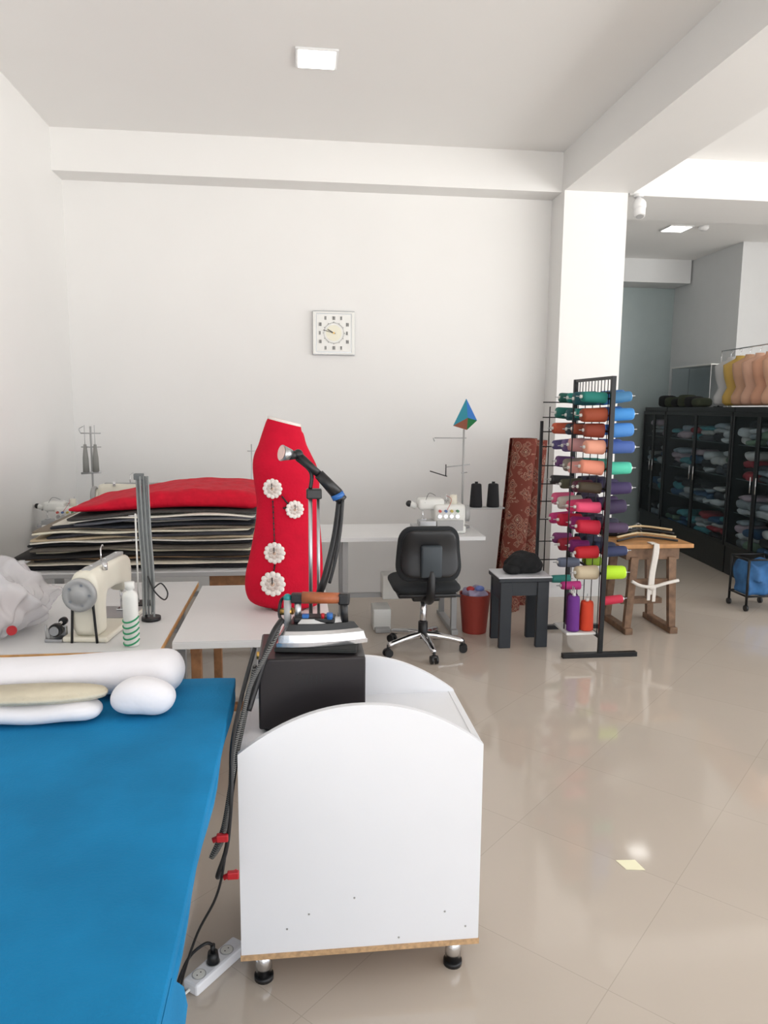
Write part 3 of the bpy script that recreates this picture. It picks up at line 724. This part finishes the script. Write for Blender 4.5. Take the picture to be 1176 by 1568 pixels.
def spool(p,d,c,r=.040,L_=.155):
    m=mat("thread_%d_%d_%d"%c,c,.65,bump=.35,bscale=400)
    p=Vector(p); d=Vector(d).normalized(); q=d.to_track_quat('Z','Y').to_matrix().to_4x4(); M=T(*p)@q
    prof_=[(.010,0),(r*.98,.004),(r,.012),(r*.92,L_*.88),(r*.82,L_*.97),(.012,L_*.98)]
    b.lathe(prof_,(0,0,0),m,n=18,M=M); b.cyl((0,0,L_*.97),(0,0,L_*1.06),.012,CREAMW,.010,n=10,M=M); b.cyl((0,0,-.02),(0,0,L_*1.22),.003,STEEL,n=6,M=M)
for ri,z_ in enumerate(rows):
    for ci in range(4):
        y=4.535+ci*.165
        if (ri,ci) in ((9,1),(9,3)): continue
        spool((FX-.018,y+random.uniform(-.008,.008),z_+.005),(-1,random.uniform(-.1,.1),random.uniform(-.06,.10)),L[ri][ci],r=random.choice((.036,.042,.047)),L_=random.choice((.13,.15,.165)))
        c=Rr[ri][ci%2]
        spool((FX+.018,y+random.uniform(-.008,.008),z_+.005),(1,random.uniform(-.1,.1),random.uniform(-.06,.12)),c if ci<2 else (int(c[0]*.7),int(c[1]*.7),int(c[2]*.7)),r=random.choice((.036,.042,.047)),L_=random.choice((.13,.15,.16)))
spool((FX-.16,4.55,.157),(0,0,1),(110,45,140),.042,.24); spool((FX-.065,4.56,.157),(0,0,1),(225,70,35),.046,.20); spool((FX-.12,4.68,.157),(0,0,1),(90,30,90),.042,.22)
spool((FX+.02,4.52,.36),(1,0,.1),(200,40,70),.03,.14); spool((FX-.02,4.8,.40),(-1,0,0),(210,60,140),.03,.14); spool((FX-.02,5.0,.40),(-1,0,0),(60,150,140),.03,.14)
b.done()

# ---------------------------------------------------------------- old wooden sewing table
b=B("wooden_sewing_table")
OW=mat("old_brown_wood",(122,94,72),.6,var=.3,scale=20); OT=mat("table_top_wood",(184,132,80),.45,var=.2,scale=14)
X0,X1,Y0,Y1,Z=2.24,2.80,4.90,5.34,.66
b.box((X0,Y0,Z-.03),(X1,Y1,Z),OT,.004); b.box((X0+.08,Y0+.05,Z-.12),(X1-.08,Y1-.05,Z-.03),OW,.004)
for x,dx in ((X0+.14,-.03),(X1-.14,.03)):
    for y in (Y0+.05,Y1-.05):
        b.loft([[(x-.028,y-.02,Z-.10),(x+.028,y-.02,Z-.10),(x+.028,y+.02,Z-.10),(x-.028,y+.02,Z-.10)],[(x+dx-.024,y-.02,.04),(x+dx+.024,y-.02,.04),(x+dx+.024,y+.02,.04),(x+dx-.024,y+.02,.04)]],OW,smooth=False)
    b.box((x+dx-.03,Y0+.0,0),(x+dx+.03,Y1,.045),OW,.006)
b.box((X0+.12,Y0+.18,.18),(X1-.12,Y0+.26,.22),OW,.003)
b.box((X0+.10,Y0+.04,.36),(X1-.1,Y0+.07,.40),OW,.003)
b.done()
b=B("white_cloth_strip")
CL=mat("white_strip_cloth",(220,214,206),.9,bump=.2)
b.soft((X0+.235,Y0-.024,.30),(X0+.28,Y0-.008,Z+.008),CL,(.012,.005,.01),lambda p:Vector((p.x+.012*math.sin(p.z*12),p.y,p.z)),cuts=10)
b.box((X0+.235,Y0-.012,Z+.001),(X0+.28,Y0+.06,Z+.009),CL,.002)
b.tube([(X0+.10,Y0-.015,.40),(X0+.16,Y0-.025,.37),(X0+.25,Y0-.03,.36),(X0+.36,Y0-.025,.385),(X0+.45,Y0-.015,.40)],.012,CL)
b.sph((X0+.25,Y0-.03,.355),(.03,.015,.02),CL,seg=12); b.box((X0+.215,Y0-.03,.26),(X0+.24,Y0-.018,.35),CL,.004); b.box((X0+.255,Y0-.03,.25),(X0+.28,Y0-.018,.35),CL,.004)
b.done()
b=B("clothes_hangers")
for k in range(4):
    y=Y0+.10+k*.05; o=k*.02; zc=Z+.010+k*.018
    b.tube([(X0+.03+o,y,zc),(X0+.18+o,y+.08,zc+.01),(X0+.24+o,y+.10,zc+.012),(X0+.32+o,y+.07,zc+.01),(X0+.48+o*.5,y-.02,zc)],.008,mat("hanger_wood",(205,180,140),.5)if k%2 else BLACK,n=8)
    b.tube([(X0+.24+o,y+.10,zc+.01),(X0+.25+o,y+.15,zc+.02),(X0+.28+o,y+.17,zc+.02),(X0+.29+o,y+.15,zc+.012)],.003,STEEL,n=6)
b.done()
b=B("folded_dark_cloth")
b.soft((X0+.01,Y0+.32,Z+.001),(X0+.25,Y0+.43,Z+.10),mat("dark_folded_cloth",(36,38,44),.9),(.04,.04,.03),lambda p:Vector((p.x,p.y,p.z+(.008*math.sin(p.x*40) if p.z>Z+.04 else 0))),cuts=10)
b.done()

# ---------------------------------------------------------------- display cabinets
clothcols=[(225,225,225),(110,190,200),(90,90,98),(170,175,180),(200,70,80),(235,230,225),(70,110,150),(140,165,140),(110,110,118),(200,210,220),(60,60,68),(235,205,215),(40,40,46),(245,245,245)]
def cabinet(i,L0,w):
    base=Vector((4.10,5.80,0)); d=Vector((.40,3.5,0)).normalized()
    p=base+d*L0
    n=Vector((d.y,-d.x,0))
    M=Matrix(((d.x,n.x,0,p.x),(d.y,n.y,0,p.y),(0,0,1,0),(0,0,0,1)))
    r=empty("display_cabinet",p)
    H=1.64; D=.36
    b=B("carcass",r)
    b.box((0,D-.015,0),(w,D,H),mat("cabinet_back_grey",(60,62,64),.6)); b.box((0,0,0),(.025,D,H),BLKM); b.box((w-.025,0,0),(w,D,H),BLKM)
    b.box((0,-.005,H-.05),(w,D,H),BLKM,.003); b.box((0,-.003,0),(w,D,.28),BLKM,.003)
    for z_ in (.62,.95,1.28): b.box((.025,.04,z_-.008),(w-.025,D-.015,z_),mat("shelf_glass_edge",(120,130,130),.2))
    for x in (0,w/2-.03,w-.03):
        b.box((x,-.02,.28),(x+.03 if x!=w/2-.03 else x+.06,0,H-.05),BLKM,.003)
    b.box((0,-.02,.28),(w,0,.32),BLKM,.003); b.box((0,-.02,H-.09),(w,0,H-.05),BLKM,.003)
    for x in (w/2-.05,w/2+.05): b.cyl((x,-.03,.85),(x,-.03,1.0),.006,CHROME)
    b.done(M)
    b=B("glass_doors",r); b.box((.03,-.012,.32),(w/2-.03,-.008,H-.09),GLASS); b.box((w/2+.03,-.012,.32),(w-.03,-.008,H-.09),GLASS); b.done(M)
    b=B("folded_clothes",r)
    rnd=random.Random(i*11+3)
    for z_ in (.28,.62,.95,1.28):
        x=.04
        while x<w-.16:
            ww=rnd.uniform(.18,.32); z2=z_+.002
            for k in range(rnd.randint(2,4)):
                c=rnd.choice(clothcols); h=rnd.uniform(.04,.09)
                if z2+h>z_+(.27 if z_<1.2 else .24): break
                ph=rnd.uniform(0,6)
                b.soft((x,.012+rnd.uniform(0,.05),z2),(min(x+ww,w-.03),.30,z2+h),mat("cloth_%d_%d_%d"%c,c,.9,var=.1,scale=15,bump=.2),(.05,.04,h*.48),lambda p,ph=ph:Vector((p.x+.008*math.sin(p.z*60+ph),max(.006,p.y+.014*math.sin(p.x*25+ph)),p.z+.006*math.sin(p.x*34+ph))),cuts=7)
                z2+=h
            x+=ww+rnd.uniform(.01,.05)
    b.done(M)
cabinet(0,0,1.0); cabinet(1,1.02,1.70); cabinet(2,2.74,.74)

root=empty("hanging_torso_forms",(4.45,6.9,1.65))
b=B("rail",root)
b.cyl((4.30,6.05,2.22),(4.42,7.45,2.22),.006,CHROME)
for (x,y) in ((4.30,6.05),(4.42,7.45)): b.cyl((x,y,1.642),(x,y,2.22),.008,CHROME); b.cyl((x,y,1.641),(x,y,1.65),.05,BLKM)
b.done()
tc=[(205,148,118),(206,160,132),(202,150,122),(206,162,138),(192,150,122),(190,156,78),(180,180,180)]
for i in range(7):
    y=6.14+i*.19; x=4.31+.1*i*.19
    c=tc[i]; m=mat("torso_%d_%d_%d"%c,c,.45)
    b=B("torso_%d"%(i+1),root)
    R=[]
    for z_,w_,d_ in ((0,.12,.05),(.03,.155,.07),(.10,.16,.075),(.20,.115,.055),(.30,.15,.085),(.38,.165,.09),(.45,.17,.06),(.49,.10,.04),(.52,.05,.035),(.55,.045,.035)):
        R.append([Vector((w_*math.cos(2*pi*k/24),d_*math.sin(2*pi*k/24)*(1.3 if math.sin(2*pi*k/24)<0 and .25<z_<.42 else 1),z_)) for k in range(24)])
    b.loft(R,m); b.tube([(0,0,.55),(0,0,.585),(.02,0,.61),(0,0,.625),(-.015,0,.61)],.003,CHROME,n=6)
    b.done(T(x,y,1.655)@RZ(-38)@Matrix.Scale(.9,4))
b=B("glass_display_shelf")
b.box((4.62,7.99,2.115),(4.86,8.9,2.13),CREAMW,.003)
for y in (8.0,8.88): b.box((4.625,y-.005,1.641),(4.632,y+.005,2.115),GREYM); b.box((4.85,y-.005,1.641),(4.858,y+.005,2.115),GREYM)
b.box((4.626,8.01,1.65),(4.630,8.87,2.11),GLASS)
b.done()
b=B("dark_bag_pile")
for i in range(6):
    b.soft((4.28+.02*i,7.6+i*.19,1.642),(4.46+.02*i,7.78+i*.19,1.74+.02*(i%3)),BLKF if i%2 else mat("green_dark_cloth",(50,56,40),.9),(.05,.05,.04),None,cuts=6)
b.done()

b=B("wheeled_basket")
x,y=3.72,5.55
for dx in (-.14,.14):
    for dy in (-.12,.12):
        b.cyl((x+dx,y+dy,.04),(x+dx,y+dy,.42),.010,BLKM); b.cyl((x+dx-.01,y+dy,.025),(x+dx+.01,y+dy,.025),.025,BLACK)
for z_ in (.12,.42):
    for s_ in (-1,1): b.cyl((x-.14,y+s_*.12,z_),(x+.14,y+s_*.12,z_),.008,BLKM); b.cyl((x+s_*.14,y-.12,z_),(x+s_*.14,y+.12,z_),.008,BLKM)
b.soft((x-.13,y-.11,.12),(x+.13,y+.11,.38),mat("blue_cloth",(50,100,150),.8,var=.3,scale=12),(.03,.03,.05),lambda p:Vector((p.x+.01*math.sin(p.z*40),p.y-.012*math.sin(p.x*45+p.z*20),p.z+.025*math.sin(p.x*30+1)*(1 if p.z>.25 else 0))),cuts=14)
b.done()

# ---------------------------------------------------------------- light: sky above, made-up brighter glow below the horizon to lift the ceiling
w=bpy.data.worlds.new("daylight"); sc.world=w; w.use_nodes=True; nt=w.node_tree
bg=nt.nodes["Background"]; tc_=nt.nodes.new("ShaderNodeTexCoord"); sp=nt.nodes.new("ShaderNodeSeparateXYZ"); rp=nt.nodes.new("ShaderNodeValToRGB")
mr=nt.nodes.new("ShaderNodeMapRange"); mr.inputs[1].default_value=-.06; mr.inputs[2].default_value=.06
nt.links.new(tc_.outputs["Generated"],sp.inputs[0]); nt.links.new(sp.outputs[2],mr.inputs[0]); nt.links.new(mr.outputs[0],rp.inputs[0])
rp.color_ramp.elements[0].color=(1,.98,.95,1); rp.color_ramp.elements[1].color=(.36,.385,.42,1)
nt.links.new(rp.outputs[0],bg.inputs[0]); bg.inputs[1].default_value=6.1
def portal(loc,rot,sx,sy):
    l=bpy.data.lights.new("window_portal",'AREA'); l.shape='RECTANGLE'; l.size=sx; l.size_y=sy; l.cycles.is_portal=True
    o=bpy.data.objects.new("window_portal",l); bpy.context.collection.objects.link(o); o.location=loc; o.rotation_euler=rot
for x0,x1 in ((XL+.15,2.2),(2.6,6.35)): portal(((x0+x1)/2,YF-.02,1.65),(math.radians(90),0,0),x1-x0,3.3)
portal((6.52,.2,1.65),(math.radians(90),0,math.radians(90)),9.6,3.3)  # portal of the added right-wall window

# ---------------------------------------------------------------- camera
cam=bpy.data.cameras.new("camera"); co=bpy.data.objects.new("camera",cam); bpy.context.collection.objects.link(co)
cam.lens=26; cam.sensor_width=36; cam.clip_start=.02
co.matrix_world=Matrix.Translation((0,0,1.6))@Matrix.Rotation(math.radians(-6.65),4,'Z')@Matrix.Rotation(math.radians(82),4,'X')@Matrix.Rotation(math.radians(0.5),4,'Z')
sc.camera=co
